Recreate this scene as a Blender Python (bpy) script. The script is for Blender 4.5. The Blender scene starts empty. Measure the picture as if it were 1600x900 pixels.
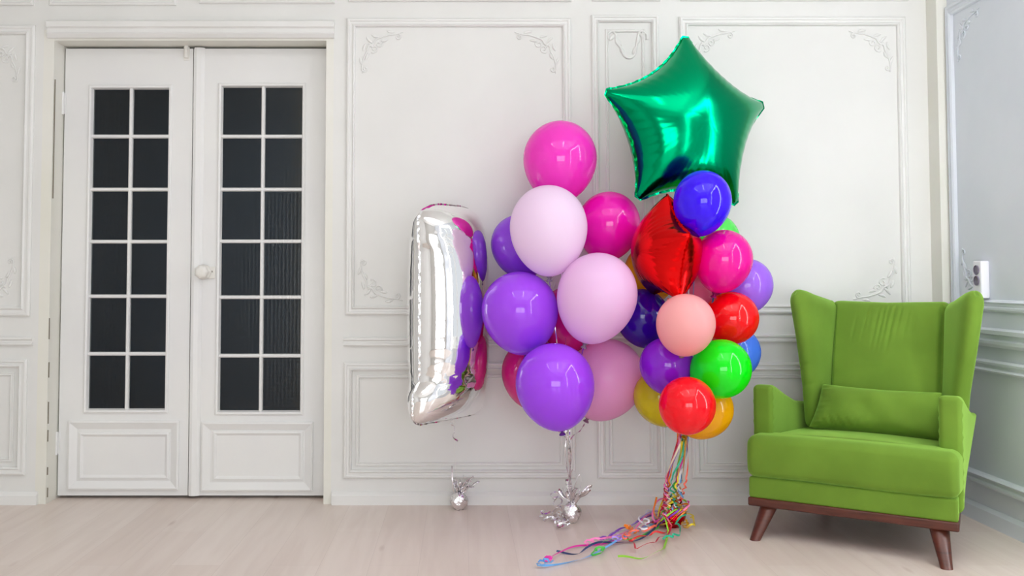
import bpy, math, random
import numpy as np
from mathutils import Vector, Matrix
random.seed(7)
rng = np.random.default_rng(5)
COL = bpy.context.scene.collection
PI = math.pi

# ------------------------------------------------------------------ camera model (measured from the photograph)
F = 1550.0; PXC = 721.0; TH = math.atan(F * 3e-5); CH = 1.045; CD = 4.65
PYC = 435.0 - F * math.tan(TH)
CAM = np.array([0.0, -CD, CH])


def ray(px, py):
    u = (px - PXC) / F; v = -(py - PYC) / F
    s, c = math.sin(TH), math.cos(TH)
    return np.array([u, c - v * s, s + v * c])


def at(px, py, Y):                       # point of the plane y = Y seen at a pixel
    r = ray(px, py); return CAM + r * ((Y + CD) / r[1])


def on_floor(px, py, Z=0.0):             # point of the floor seen at a pixel
    r = ray(px, py); return CAM + r * ((Z - CH) / r[2])


# ------------------------------------------------------------------ materials
def srgb(r, g, b):
    f = lambda c: (c / 255 / 12.92) if c / 255 <= 0.04045 else ((c / 255 + 0.055) / 1.055) ** 2.4
    return (f(r), f(g), f(b), 1.0)


def mat(name):
    m = bpy.data.materials.new(name); m.use_nodes = True
    nt = m.node_tree; b = nt.nodes['Principled BSDF']
    return m, nt, b


def setp(b, **k):
    names = {'base': 'Base Color', 'rough': 'Roughness', 'metal': 'Metallic', 'spec': 'Specular IOR Level', 'coat': 'Coat Weight',
             'coatr': 'Coat Roughness', 'sheen': 'Sheen Weight', 'sheenr': 'Sheen Roughness', 'sheent': 'Sheen Tint', 'trans': 'Transmission Weight', 'ior': 'IOR',
             'emit': 'Emission Color', 'emits': 'Emission Strength'}
    for a, v in k.items():
        b.inputs[names[a]].default_value = v


def noise_bump(nt, b, scale, strength, dist=0.002, detail=4, coord='Object', stretch=None):
    tc = nt.nodes.new('ShaderNodeTexCoord'); n = nt.nodes.new('ShaderNodeTexNoise'); bp = nt.nodes.new('ShaderNodeBump')
    n.inputs['Scale'].default_value = scale; n.inputs['Detail'].default_value = detail
    bp.inputs['Strength'].default_value = strength; bp.inputs['Distance'].default_value = dist
    if stretch:
        mp = nt.nodes.new('ShaderNodeMapping'); mp.inputs['Scale'].default_value = stretch
        nt.links.new(tc.outputs[coord], mp.inputs['Vector']); nt.links.new(mp.outputs['Vector'], n.inputs['Vector'])
    else:
        nt.links.new(tc.outputs[coord], n.inputs['Vector'])
    nt.links.new(n.outputs['Fac'], bp.inputs['Height']); nt.links.new(bp.outputs['Normal'], b.inputs['Normal'])
    return n


def vary(nt, b, c0, c1, scale, detail=3, stretch=None, lo=0.35, hi=0.65):
    tc = nt.nodes.new('ShaderNodeTexCoord'); n = nt.nodes.new('ShaderNodeTexNoise'); r = nt.nodes.new('ShaderNodeValToRGB')
    n.inputs['Scale'].default_value = scale; n.inputs['Detail'].default_value = detail
    r.color_ramp.elements[0].position = lo; r.color_ramp.elements[1].position = hi
    r.color_ramp.elements[0].color = c0; r.color_ramp.elements[1].color = c1
    if stretch:
        mp = nt.nodes.new('ShaderNodeMapping'); mp.inputs['Scale'].default_value = stretch
        nt.links.new(tc.outputs['Object'], mp.inputs['Vector']); nt.links.new(mp.outputs['Vector'], n.inputs['Vector'])
    else:
        nt.links.new(tc.outputs['Object'], n.inputs['Vector'])
    nt.links.new(n.outputs['Fac'], r.inputs['Fac']); nt.links.new(r.outputs['Color'], b.inputs['Base Color'])
    return r


def paint(name, c0, c1, rough=0.45, bump=0.06):
    m, nt, b = mat(name); setp(b, rough=rough, spec=0.4)
    vary(nt, b, c0, c1, 2.2, 4)
    noise_bump(nt, b, 60, bump, 0.002)
    return m


M = {}
M['wall'] = paint('white wall paint', srgb(225, 225, 222), srgb(230, 230, 227))
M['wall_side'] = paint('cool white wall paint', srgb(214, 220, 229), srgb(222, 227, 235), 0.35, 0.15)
M['trim'] = paint('white trim paint', srgb(228, 228, 225), srgb(233, 233, 231), 0.35)
M['door'] = paint('white door paint', srgb(230, 230, 230), srgb(235, 235, 233), 0.35)
M['jamb'] = paint('yellowed door frame paint', srgb(227, 226, 215), srgb(233, 232, 225), 0.4)
M['chip'], nt, b = mat('chipped paint'); setp(b, base=srgb(120, 112, 96), rough=0.8)
M['ceiling'], nt, b = mat('white ceiling paint'); setp(b, base=srgb(240, 240, 238), rough=0.8)
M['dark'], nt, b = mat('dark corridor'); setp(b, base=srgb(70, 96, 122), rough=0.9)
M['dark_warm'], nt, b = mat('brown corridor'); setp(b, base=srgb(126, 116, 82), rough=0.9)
M['lamp'], nt, b = mat('lamp diffuser'); setp(b, base=(1, 1, 1, 1), emit=(1, 0.98, 0.96, 1), emits=20)
M['bulb'], nt, b = mat('lit bulb'); setp(b, base=(1, 1, 1, 1), emit=(.98, 0.98, 0.98, 1), emits=27)
M['plastic'], nt, b = mat('white plastic'); setp(b, base=srgb(238, 238, 246), rough=0.25)
M['socket_hole'], nt, b = mat('grey socket insert'); setp(b, base=srgb(120, 112, 130), rough=0.4)
M['brass'], nt, b = mat('painted metal'); setp(b, base=srgb(232, 230, 224), rough=0.3)
M['pane'], nt, b = mat('window pane'); setp(b, base=(1, 1, 1, 1), rough=0.0, trans=1.0, ior=1.02)


def glass_mat():
    m, nt, b = mat('patterned door glass'); setp(b, base=srgb(205, 212, 215), rough=0.25, trans=1.0, ior=1.33)
    tc = nt.nodes.new('ShaderNodeTexCoord'); mp = nt.nodes.new('ShaderNodeMapping')
    mp.inputs['Scale'].default_value = (1, 1, 1)
    v = nt.nodes.new('ShaderNodeTexVoronoi'); v.inputs['Scale'].default_value = 55; v.inputs['Randomness'].default_value = 0.25
    bp = nt.nodes.new('ShaderNodeBump'); bp.inputs['Strength'].default_value = 0.5; bp.inputs['Distance'].default_value = 0.003
    nt.links.new(tc.outputs['Object'], mp.inputs['Vector']); nt.links.new(mp.outputs['Vector'], v.inputs['Vector'])
    nt.links.new(v.outputs['Distance'], bp.inputs['Height']); nt.links.new(bp.outputs['Normal'], b.inputs['Normal'])
    return m


M['glass'] = glass_mat()


def floor_mat():
    m, nt, b = mat('pale laminate planks'); setp(b, rough=0.32, spec=0.45)
    L = nt.links; N = nt.nodes.new
    tc = N('ShaderNodeTexCoord'); mp = N('ShaderNodeMapping')
    mp.inputs['Rotation'].default_value = (0, 0, PI / 2); mp.inputs['Location'].default_value = (0.31, 0.154, 0)
    br = N('ShaderNodeTexBrick')
    br.inputs['Scale'].default_value = 1.0; br.inputs['Brick Width'].default_value = 1.29; br.inputs['Row Height'].default_value = 0.181
    br.inputs['Mortar Size'].default_value = 0.0008; br.inputs['Mortar Smooth'].default_value = 0.3; br.offset = 0.37
    br.inputs['Color1'].default_value = srgb(220, 205, 195); br.inputs['Color2'].default_value = srgb(226, 213, 204); br.inputs['Mortar'].default_value = srgb(206, 191, 182)
    L.new(tc.outputs['Object'], mp.inputs['Vector']); L.new(mp.outputs['Vector'], br.inputs['Vector'])
    mp2 = N('ShaderNodeMapping'); mp2.inputs['Scale'].default_value = (9, 0.7, 1); L.new(tc.outputs['Object'], mp2.inputs['Vector'])
    n = N('ShaderNodeTexNoise'); n.inputs['Scale'].default_value = 2.0; n.inputs['Detail'].default_value = 7; n.inputs['Distortion'].default_value = 0.6
    L.new(mp2.outputs['Vector'], n.inputs['Vector'])
    r = N('ShaderNodeValToRGB'); r.color_ramp.elements[0].position = 0.3; r.color_ramp.elements[1].position = 0.62
    r.color_ramp.elements[0].color = (.84, .80, .78, 1); r.color_ramp.elements[1].color = (1, 1, 1, 1)
    L.new(n.outputs['Fac'], r.inputs['Fac'])
    mx = N('ShaderNodeMix'); mx.data_type = 'RGBA'; mx.blend_type = 'MULTIPLY'; mx.inputs['Factor'].default_value = 0.55
    L.new(br.outputs['Color'], mx.inputs['A']); L.new(r.outputs['Color'], mx.inputs['B'])
    # dark knots
    mp3 = N('ShaderNodeMapping'); mp3.inputs['Scale'].default_value = (11, 2.6, 1); L.new(tc.outputs['Object'], mp3.inputs['Vector'])
    k = N('ShaderNodeTexVoronoi'); k.inputs['Scale'].default_value = 0.62; L.new(mp3.outputs['Vector'], k.inputs['Vector'])
    kr = N('ShaderNodeValToRGB'); kr.color_ramp.elements[0].position = 0.02; kr.color_ramp.elements[1].position = 0.10
    kr.color_ramp.elements[0].color = (0.72, 0.64, 0.60, 1); kr.color_ramp.elements[1].color = (1, 1, 1, 1)
    L.new(k.outputs['Distance'], kr.inputs['Fac'])
    mx2 = N('ShaderNodeMix'); mx2.data_type = 'RGBA'; mx2.blend_type = 'MULTIPLY'; mx2.inputs['Factor'].default_value = 0.8
    L.new(mx.outputs['Result'], mx2.inputs['A']); L.new(kr.outputs['Color'], mx2.inputs['B'])
    L.new(mx2.outputs['Result'], b.inputs['Base Color'])
    return m


M['floor'] = floor_mat()


def fabric_mat():
    m, nt, b = mat('green velour'); setp(b, rough=0.85, spec=0.2, sheen=0.9, sheenr=0.45, sheent=srgb(176, 226, 110))
    vary(nt, b, srgb(98, 130, 42), srgb(108, 142, 48), 5, 5)
    noise_bump(nt, b, 260, 0.25, 0.001, 3)
    return m


M['fabric'] = fabric_mat()


def wood_mat():
    m, nt, b = mat('dark walnut wood'); setp(b, rough=0.3, spec=0.5)
    vary(nt, b, srgb(66, 30, 20), srgb(96, 47, 34), 3, 6, (3, 3, 30), 0.3, 0.7)
    return m


M['wood'] = wood_mat()


def latex(name, c, pale=False):
    m = bpy.data.materials.new('latex ' + name); m.use_nodes = True
    nt = m.node_tree; nt.nodes.clear(); N = nt.nodes.new; L = nt.links
    out = N('ShaderNodeOutputMaterial'); b = N('ShaderNodeBsdfPrincipled')
    setp(b, base=c, rough=0.035 if not pale else 0.24, spec=0.62 if not pale else 0.36)
    t = N('ShaderNodeBsdfTranslucent'); t.inputs['Color'].default_value = c
    ms = N('ShaderNodeMixShader'); ms.inputs['Fac'].default_value = 0.30 if not pale else 0.38
    L.new(b.outputs[0], ms.inputs[1]); L.new(t.outputs[0], ms.inputs[2]); L.new(ms.outputs[0], out.inputs['Surface'])
    return m


def foil(name, c, rough=0.12, bump=0.12, scale=14):
    m, nt, b = mat(name); setp(b, base=c, metal=1.0, rough=rough)
    noise_bump(nt, b, scale, bump, 0.006, 3)
    return m


M['silver'] = foil('silver foil', (0.93, 0.92, 0.92, 1), 0.06, 0.10, 10)
M['silver_crumple'] = foil('crumpled silver foil', (0.88, 0.86, 0.88, 1), 0.16, 0.9, 70)
M['silver_ribbon'] = foil('silver ribbon', (0.86, 0.84, 0.88, 1), 0.2, 0.05)
M['green_foil'] = foil('green foil', srgb(0, 158, 104), 0.17, 0.10, 9)
M['red_foil'] = foil('red foil', srgb(226, 22, 24), 0.17, 0.25, 22)
M['red_crumple'] = foil('crumpled red foil', srgb(190, 8, 34), 0.25, 0.8, 60)
M['string'], nt, b = mat('clear white string'); setp(b, base=srgb(236, 232, 228), rough=0.4)
M['knot_pink'], nt, b = mat('pink knot'); setp(b, base=srgb(235, 60, 90), rough=0.3)


# ------------------------------------------------------------------ object helpers
def link_mesh(name, V, Fc, m, parent=None, smooth=True, subsurf=0, sharp=None):
    me = bpy.data.meshes.new(name)
    me.from_pydata([tuple(map(float, v)) for v in V], [], [tuple(int(i) for i in f) for f in Fc]); me.update()
    if m: me.materials.append(m)
    if smooth:
        me.polygons.foreach_set('use_smooth', [True] * len(me.polygons))
        if sharp: me.set_sharp_from_angle(angle=math.radians(sharp))
    o = bpy.data.objects.new(name, me); COL.objects.link(o)
    if parent: o.parent = parent
    if subsurf:
        s = o.modifiers.new('s', 'SUBSURF'); s.levels = subsurf; s.render_levels = subsurf
    return o


def tag(o, label, cat, group=None):
    o['label'] = label; o['category'] = cat
    if group: o['group'] = group
    return o


def struct(o, label=None, cat=None):
    o['kind'] = 'structure'
    if label: o['label'] = label
    if cat: o['category'] = cat
    return o


class MB:
    def __init__(s): s.V = []; s.F = []

    def add(s, V, Fc):
        k = len(s.V); s.V += [tuple(v) for v in V]; s.F += [tuple(i + k for i in f) for f in Fc]; return s

    def box(s, x0, x1, y0, y1, z0, z1):
        V = [(x, y, z) for x in (x0, x1) for y in (y0, y1) for z in (z0, z1)]
        return s.add(V, [(0, 1, 3, 2), (4, 6, 7, 5), (0, 4, 5, 1), (2, 3, 7, 6), (0, 2, 6, 4), (1, 5, 7, 3)])

    def build(s, name, m, parent=None, smooth=False, off=None, sharp=None, subsurf=0):
        V = np.array(s.V, float)
        if off is not None: V = V - np.asarray(off)
        return link_mesh(name, V, s.F, m, parent, smooth, subsurf, sharp)


def loft(rings, cap=True, closed=True):
    n = len(rings[0]); V = [p for r in rings for p in r]; Fc = []
    for i in range(len(rings) - 1):
        for j in range(n if closed else n - 1):
            a = i * n + j; b = i * n + (j + 1) % n
            Fc.append((a, b, b + n, a + n))
    if cap and closed:
        Fc.append(tuple(range(n))[::-1]); Fc.append(tuple((len(rings) - 1) * n + j for j in range(n)))
    return V, Fc


def lathe(profile, seg=32, axis_pts=True):
    rings = [[(r * math.cos(2 * PI * j / seg), r * math.sin(2 * PI * j / seg), z) for j in range(seg)] for r, z in profile]
    return loft(rings)


def frames(P):
    P = np.asarray(P, float); n = len(P)
    T = np.gradient(P, axis=0); T /= np.linalg.norm(T, axis=1)[:, None] + 1e-12
    Nn = np.zeros_like(P); a = np.array([0.3, 0.2, 1.0]); a = a - T[0] * a.dot(T[0])
    if np.linalg.norm(a) < 1e-3: a = np.array([1.0, 0, 0]) - T[0] * T[0][0]
    Nn[0] = a / np.linalg.norm(a)
    for i in range(1, n):
        v = Nn[i - 1] - T[i] * Nn[i - 1].dot(T[i]); Nn[i] = v / (np.linalg.norm(v) + 1e-12)
    B = np.cross(T, Nn)
    return P, T, Nn, B


def tube(P, r, seg=8):
    P, T, Nn, B = frames(P); r = np.broadcast_to(r, (len(P),))
    rings = [[tuple(P[i] + r[i] * (math.cos(2 * PI * j / seg) * Nn[i] + math.sin(2 * PI * j / seg) * B[i])) for j in range(seg)] for i in range(len(P))]
    return loft(rings)


def tape(P, w, t=0.0006, twist=0.0):
    P, T, Nn, B = frames(P); rings = []
    tw = np.broadcast_to(twist, (len(P),))
    for i in range(len(P)):
        c, s = math.cos(tw[i]), math.sin(tw[i]); a = Nn[i] * c + B[i] * s; b = -Nn[i] * s + B[i] * c
        rings.append([tuple(P[i] + b * w * sx / 2 + a * t * sy / 2) for sx, sy in ((-1, -1), (1, -1), (1, 1), (-1, 1))])
    return loft(rings)


def spline(pts, n=60):
    P = [np.asarray(p, float) for p in pts]; P = [2 * P[0] - P[1]] + P + [2 * P[-1] - P[-2]]
    out = []; seg = len(P) - 3
    for k in range(n):
        s = k / (n - 1) * seg; i = min(int(s), seg - 1); t = s - i
        a, b, c, d = P[i:i + 4]
        out.append(0.5 * ((2 * b) + (-a + c) * t + (2 * a - 5 * b + 4 * c - d) * t * t + (-a + 3 * b - 3 * c + d) * t ** 3))
    return np.array(out)


def rbox(x0, x1, y0, y1, z0, z1, r, nx=4, ny=4, nz=4, k=4, deform=None):
    """A rounded box as one closed grid; deform maps an (n,3) array."""
    c = np.array([(x0 + x1) / 2, (y0 + y1) / 2, (z0 + z1) / 2]); h = np.array([(x1 - x0) / 2, (y1 - y0) / 2, (z1 - z0) / 2])
    r = min(r, h.min() * 0.999)

    def axis(a, n):
        e = [a - r + r * math.tan(PI / 4 * i / k) for i in range(1, k + 1)]
        mid = list(np.linspace(-(a - r), a - r, n + 1))
        return [-v for v in e[::-1]] + mid + e
    ax = [axis(h[0], nx), axis(h[1], ny), axis(h[2], nz)]
    V = []; idx = {}; Fc = []

    def vid(i, j, l):
        q = (i, j, l)
        if q not in idx:
            idx[q] = len(V); V.append((ax[0][i], ax[1][j], ax[2][l]))
        return idx[q]
    n = [len(a) for a in ax]
    for i in range(n[0] - 1):
        for j in range(n[1] - 1):
            Fc.append((vid(i, j, 0), vid(i, j + 1, 0), vid(i + 1, j + 1, 0), vid(i + 1, j, 0)))
            e = n[2] - 1; Fc.append((vid(i, j, e), vid(i + 1, j, e), vid(i + 1, j + 1, e), vid(i, j + 1, e)))
    for i in range(n[0] - 1):
        for l in range(n[2] - 1):
            Fc.append((vid(i, 0, l), vid(i + 1, 0, l), vid(i + 1, 0, l + 1), vid(i, 0, l + 1)))
            e = n[1] - 1; Fc.append((vid(i, e, l), vid(i, e, l + 1), vid(i + 1, e, l + 1), vid(i + 1, e, l)))
    for j in range(n[1] - 1):
        for l in range(n[2] - 1):
            Fc.append((vid(0, j, l), vid(0, j, l + 1), vid(0, j + 1, l + 1), vid(0, j + 1, l)))
            e = n[0] - 1; Fc.append((vid(e, j, l), vid(e, j + 1, l), vid(e, j + 1, l + 1), vid(e, j, l + 1)))
    P = np.array(V); q = np.clip(P, -(h - r), h - r); d = P - q; ln = np.linalg.norm(d, axis=1)[:, None]
    P = q + np.where(ln > 0, d / np.maximum(ln, 1e-9) * r, 0) + c
    if deform is not None: P = deform(P)
    return P, Fc


def smoothstep(a, b, x):
    t = np.clip((x - a) / (b - a), 0, 1); return t * t * (3 - 2 * t)


# ------------------------------------------------------------------ room shell
XL, XR, YF, ZC = -3.3, 2.252, -7.2, 3.15
dl = at(78, 435, 0)[0]; dr = at(511, 435, 0.12)[0] + 0.006      # door opening
dtop = at(300, 62, 0)[2] - .004
ol, orr, otop = dl - .05, at(519, 435, 0)[0], dtop + .05

struct(MB().box(XL - .2, XR + .2, YF - .2, 2.6, -.1, 0).build('floor', M['floor']), 'pale beige laminate plank floor')
struct(MB().box(XL - .2, XR + .2, YF - .2, .25, ZC, ZC + .1).build('ceiling', M['ceiling']))
w = MB().box(XL, ol, 0, .25, 0, ZC).box(orr, XR, 0, .25, 0, ZC).box(ol, orr, 0, .25, otop, ZC)
struct(w.build('wall_back', M['wall']), 'white back wall with moulded panels behind the balloons')
struct(MB().box(XL - .2, XL, YF, .25, 0, ZC).build('wall_left', M['wall']))
struct(MB().box(XL - .2, XR + .2, YF - .2, YF, 0, ZC).build('wall_front', M['wall']))
# right wall with a window opening out of the frame, nearer the camera
wy0, wy1, wz0, wz1 = -3.65, -1.5, 0.4, 2.6
w = MB().box(XR, XR + .2, wy1, .25, 0, ZC).box(XR, XR + .2, YF, wy0, 0, ZC).box(XR, XR + .2, wy0, wy1, 0, wz0).box(XR, XR + .2, wy0, wy1, wz1, ZC)
mbx = MB().box(at(1456, 435, 0)[0], XR + .01, -.10, .01, 0, ZC); struct(mbx.build('trim_0', M['jamb']), 'narrow boxed strip in the corner beside the armchair')
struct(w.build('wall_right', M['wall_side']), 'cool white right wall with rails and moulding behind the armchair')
# corridor behind the glazed doors
struct(MB().box(-2.6, -.2, 2.4, 2.5, 0, 2.6).box(-2.6, -2.5, .26, 2.5, 0, 2.6).box(-2.6, -.2, .26, 2.5, 2.6, 2.7).build('wall_corridor', M['dark']))
struct(MB().box(-1.1, -.2, 2.2, 2.3, 0, 2.5).box(-.3, -.2, .26, 2.4, 0, 2.6).build('wall_corridor_side', M['dark_warm']))

# window on the right wall
win = struct(MB().box(XR + .02, XR + .08, wy0, wy0 + .07, wz0, wz1).box(XR + .02, XR + .08, wy1 - .07, wy1, wz0, wz1)
             .box(XR + .02, XR + .08, wy0, wy1, wz0, wz0 + .07).box(XR + .02, XR + .08, wy0, wy1, wz1 - .07, wz1)
             .box(XR + .02, XR + .08, (wy0 + wy1) / 2 - .04, (wy0 + wy1) / 2 + .04, wz0, wz1).box(XR + .02, XR + .08, wy0, wy1, 2.05, 2.11)
             .build('window_1', M['trim']))
MB().box(XR - .12, XR + .02, wy0 - .05, wy1 + .05, wz0 - .04, wz0 - .001).build('window_sill', M['trim'], win)

struct(MB().box(-1.5, -1.4, YF, YF + .08, .1, 2.0).box(1.6, 1.7, YF, YF + .08, .1, 2.0).box(-1.5, 1.7, YF, YF + .08, .1, .2).box(-1.5, 1.7, YF, YF + .08, 1.9, 2.0)
       .box(.06, .14, YF, YF + .08, .2, 1.9).build('rear_fill_frame', M['trim']))  # invented window frame, added round the rear fill light
PROF = [(0, 0), (0, .010), (.006, .016), (.012, .016), (.016, .011), (.024, .011), (.030, .018), (.036, .012), (.038, 0)]


def prof(width, h):
    return [(a / .038 * width, b / .018 * h) for a, b in PROF]


def rect_frame(u0, u1, v0, v1, pf, wmap):
    """Mitred moulding round a rectangle: pf = (offset inwards, height)."""
    rings = []
    for su, sv, cu, cv in ((1, 1, u0, v0), (-1, 1, u1, v0), (-1, -1, u1, v1), (1, -1, u0, v1)):
        rings.append([wmap(cu + su * d, cv + sv * d, h) for d, h in pf])
    n = len(pf); V = [p for r in rings for p in r]; Fc = []
    for i in range(4):
        for j in range(n - 1):
            a = i * n + j; b = ((i + 1) % 4) * n + j
            Fc.append((a, a + 1, b + 1, b))
    return V, Fc


def straight(u0, u1, v0, v1, pf, wmap, ends=0.0):
    """Horizontal moulding from u0 to u1, profile across v (pf = (0..1 across, height))."""
    r = [[wmap(u, v0 + (v1 - v0) * d, h) for d, h in pf] for u in (u0, u1)]
    V, Fc = loft(r); return V, Fc


def bw(u, v, h): return (u, -h, v)           # back wall: u = x, v = z
def rw(u, v, h): return (XR - h, u, v)       # right wall: u = y, v = z


def px_rect(x0, x1, y0, y1, Y=0.0):
    """Rectangle on a plane of constant y, read at the frame's mid height / mid width (verticals stay vertical)."""
    ym = (y0 + y1) / 2; xm = (x0 + x1) / 2
    return at(x0, ym, Y)[0], at(x1, ym, Y)[0], at(xm, y1, Y)[2], at(xm, y0, Y)[2]


def spiral(cx, cz, r0, turns, a0, sgn, n=26):
    return [(cx + r0 * (1 - .8 * k / n) * math.cos(a0 + sgn * turns * 2 * PI * k / n), cz + r0 * (1 - .8 * k / n) * math.sin(a0 + sgn * turns * 2 * PI * k / n)) for k in range(n + 1)]


def leaf_blob(mb, cx, cz, ln, wd, ang, wmap, hh=.0055):
    rings = []; n = 8
    for i in range(7):
        s = i / 6; wloc = wd * math.sin(PI * min(1, .08 + .9 * s)) ** .8; x = (s - .5) * ln
        ring = []
        for j in range(n):
            t = PI * j / (n - 1); yy = wloc * math.cos(t); h = hh * math.sin(t) * (.4 + .6 * math.sin(PI * min(1, .1 + .85 * s)))
            bend = .25 * ln * (s - .5) ** 2
            ring.append(wmap(cx + x * math.cos(ang) - (yy + bend) * math.sin(ang), cz + x * math.sin(ang) + (yy + bend) * math.cos(ang), h))
        rings.append(ring)
    V, Fc = loft(rings); mb.add(V, Fc)


def relief_tube(mb, pts, r, wmap, h=.002):
    P = [wmap(p[0], p[1], h) for p in pts]; V, Fc = tube(P, r, 6); mb.add(V, Fc)


def corner_ornament(cx, cz, su, sv, size, wmap):
    """Plaster scrollwork hugging a panel corner; (su, sv) points from the corner into the panel."""
    mb = MB(); s = size
    T = lambda p: (cx + su * p[0] * s, cz + sv * p[1] * s)
    main = [(.06, 1.0), (.05, .82), (.10, .62), (.17, .48), (.20, .36), (.31, .30), (.38, .20), (.52, .14), (.68, .09), (.84, .07), (1.02, .02)]
    P = spline([(a, b, 0) for a, b in main], 60)
    relief_tube(mb, [T(p) for p in P], np.interp(np.linspace(0, 1, 60), [0, .15, .5, .85, 1], [.002, .0036, .005, .0036, .002]), wmap)
    for c in (spiral(.115, .90, .075, 1.2, PI, -1), spiral(.90, .135, .075, 1.2, -PI / 2, 1), spiral(.33, .42, .10, 1.1, PI / 2 + .6, -1), spiral(.45, .30, .09, 1.0, -.4, 1)):
        relief_tube(mb, [T(p) for p in c], .003, wmap)
    for a, b, ln, ang in ((.02, .72, .2, 1.3), (.16, .60, .18, 2.1), (.10, .38, .2, 1.9), (.22, .22, .22, .78), (.36, .12, .2, .3), (.58, .22, .18, -.2), (.72, .01, .2, .2), (.26, .34, .15, .78)):
        x, z = T((a, b)); aa = math.atan2(sv * math.sin(ang), su * math.cos(ang))
        leaf_blob(mb, x, z, ln * s, .035 * s, aa, wmap)
    return mb


trim_no = [0]


def panel(x0, x1, z0, z1, wd, h, wmap, m, orn=(), orn_size=.2, orn_in=.07, inner=None, label=None):
    trim_no[0] += 1
    mb = MB(); mb.add(*rect_frame(x0, x1, z0, z1, prof(wd, h), wmap))
    if inner: mb.add(*rect_frame(x0 + inner[0], x1 - inner[0], z0 + inner[0], z1 - inner[0], prof(inner[1], inner[2]), wmap))
    o = struct(mb.build('trim_%d' % trim_no[0], m), label)
    for su, sv in orn:
        cx = x0 + orn_in if su > 0 else x1 - orn_in; cz = z0 + orn_in if sv > 0 else z1 - orn_in
        corner_ornament(cx, cz, su, sv, orn_size, wmap).build('ornament', m, o, True)
    return o


T_ = M['trim']
ALL4 = ((1, 1), (-1, 1), (1, -1), (-1, -1))
# upper panels of the back wall
a = px_rect(541, 893, 29, 492); panel(*a, .042, .018, bw, T_, ALL4, .20, .062)
a = px_rect(1063, 1418, 27, 490); panel(*a, .042, .018, bw, T_, ALL4, .20, .062)
a = px_rect(925, 1031, 24, 490); o = panel(*a, .036, .018, bw, T_, (), inner=(.066, .016, .008))
mb = MB(); pts = [at(x, y, 0) for x, y in ((950, 62), (951, 53), (957, 49), (962, 56), (963, 66), (969, 74), (975, 87), (984, 91), (991, 86), (994, 74), (996, 62), (998, 52), (1003, 49), (1010, 54), (1011, 62))]
P = spline([(p[0], p[2], 0) for p in pts], 90); relief_tube(mb, [(p[0], p[1]) for p in P], .006, bw)
for x, y, g in ((957, 58, .9), (966, 66, -1.0), (972, 80, -1.1), (983, 88, 0), (992, 78, 1.2), (997, 62, 1.4), (1004, 57, 2.2)):
    p = at(x, y, 0); leaf_blob(mb, p[0], p[2], .045, .010, g, bw)
mb.build('ornament', T_, o, True)
a = list(px_rect(-140, 52, 40, 494)); panel(*a, .046, .02, bw, T_, ((-1, 1), (-1, -1)), .20, .075)
# lower panels
for x0, x1 in ((537, 899), (933, 1040), (1080, 1436)):
    a = px_rect(x0, x1, 566, 747); panel(*a, .04, .02, bw, T_, inner=(.056, .018, .010))
a = px_rect(-140, 42, 561, 742); panel(*a, .04, .02, bw, T_, inner=(.06, .018, .010))
# the row of panels above (only their lower edges enter the frame)
for x0, x1, yb in ((-140, 53, 9), (78, 276, 9), (312, 523, 6), (545, 893, 3), (925, 1031, 2), (1063, 1418, 2)):
    x0w, x1w, zb = at(x0, 0, 0)[0], at(x1, 0, 0)[0], at((x0 + x1) / 2, yb, 0)[2]
    panel(x0w, x1w, zb, zb + .5, .036, .016, bw, T_)
# dado rail strips
RAIL = [(0, 0), (0, .010), (.15, .016), (.3, .016), (.42, .010), (.6, .010), (.72, .018), (.9, .018), (1, .012), (1, 0)]
for x0, x1, y0, y1 in ((537, 899, 527, 541), (925, 1040, 525, 538), (1063, 1462, 522, 535), (-140, 52, 526, 540)):
    a = px_rect(x0, x1, y0, y1); trim_no[0] += 1
    mb = MB(); mb.add(*straight(a[0], a[1], a[2], a[3], RAIL, bw)); struct(mb.build('trim_%d' % trim_no[0], T_))
# baseboards
BASE = [(0, 0), (0, .022), (.72, .022), (.86, .015), (1, .006), (1, 0)]
zt = at(900, 768, 0)[2]
mb = MB(); mb.add(*straight(orr + .006, XR - .03, 0, zt, BASE, bw)); struct(mb.build('baseboard_back', T_))
mb = MB(); mb.add(*straight(XL, at(60, 775, 0)[0], 0, zt, BASE, bw)); bl = struct(mb.build('baseboard_left', T_))
# right wall: baseboard, lower frame, dado rail, upper panel, corner band
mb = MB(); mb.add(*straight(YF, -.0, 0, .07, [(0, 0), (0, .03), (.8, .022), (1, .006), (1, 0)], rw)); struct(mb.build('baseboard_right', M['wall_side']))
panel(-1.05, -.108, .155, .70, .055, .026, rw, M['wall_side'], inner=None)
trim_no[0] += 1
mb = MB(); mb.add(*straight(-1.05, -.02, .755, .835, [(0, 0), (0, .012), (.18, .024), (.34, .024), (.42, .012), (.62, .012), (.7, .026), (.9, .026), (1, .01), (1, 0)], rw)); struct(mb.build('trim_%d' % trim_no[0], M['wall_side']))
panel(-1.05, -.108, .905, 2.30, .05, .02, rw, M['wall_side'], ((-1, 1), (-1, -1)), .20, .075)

# ------------------------------------------------------------------ door frame and doors
DY = .12
z71 = dtop
fr = MB().box(ol, dl, 0.0, .25, 0, dtop).box(dr, orr, 0.0, .25, 0, dtop).box(ol, orr, 0.0, .25, dtop, otop)
trim_no[0] += 1
dfr = struct(fr.build('trim_%d' % trim_no[0], M['jamb']), 'yellowed white frame around the double door')
# lintel moulding over the door
a = px_rect(76, 523, 33, 60)
LIN = [(0, 0), (0, .012), (.2, .026), (.32, .018), (.52, .018), (.60, .030), (.9, .034), (1, .018), (1, 0)]
trim_no[0] += 1
mb = MB(); mb.add(*straight(a[0], a[1], a[2], a[3], LIN, bw)); struct(mb.build('trim_%d' % trim_no[0], T_))
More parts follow.
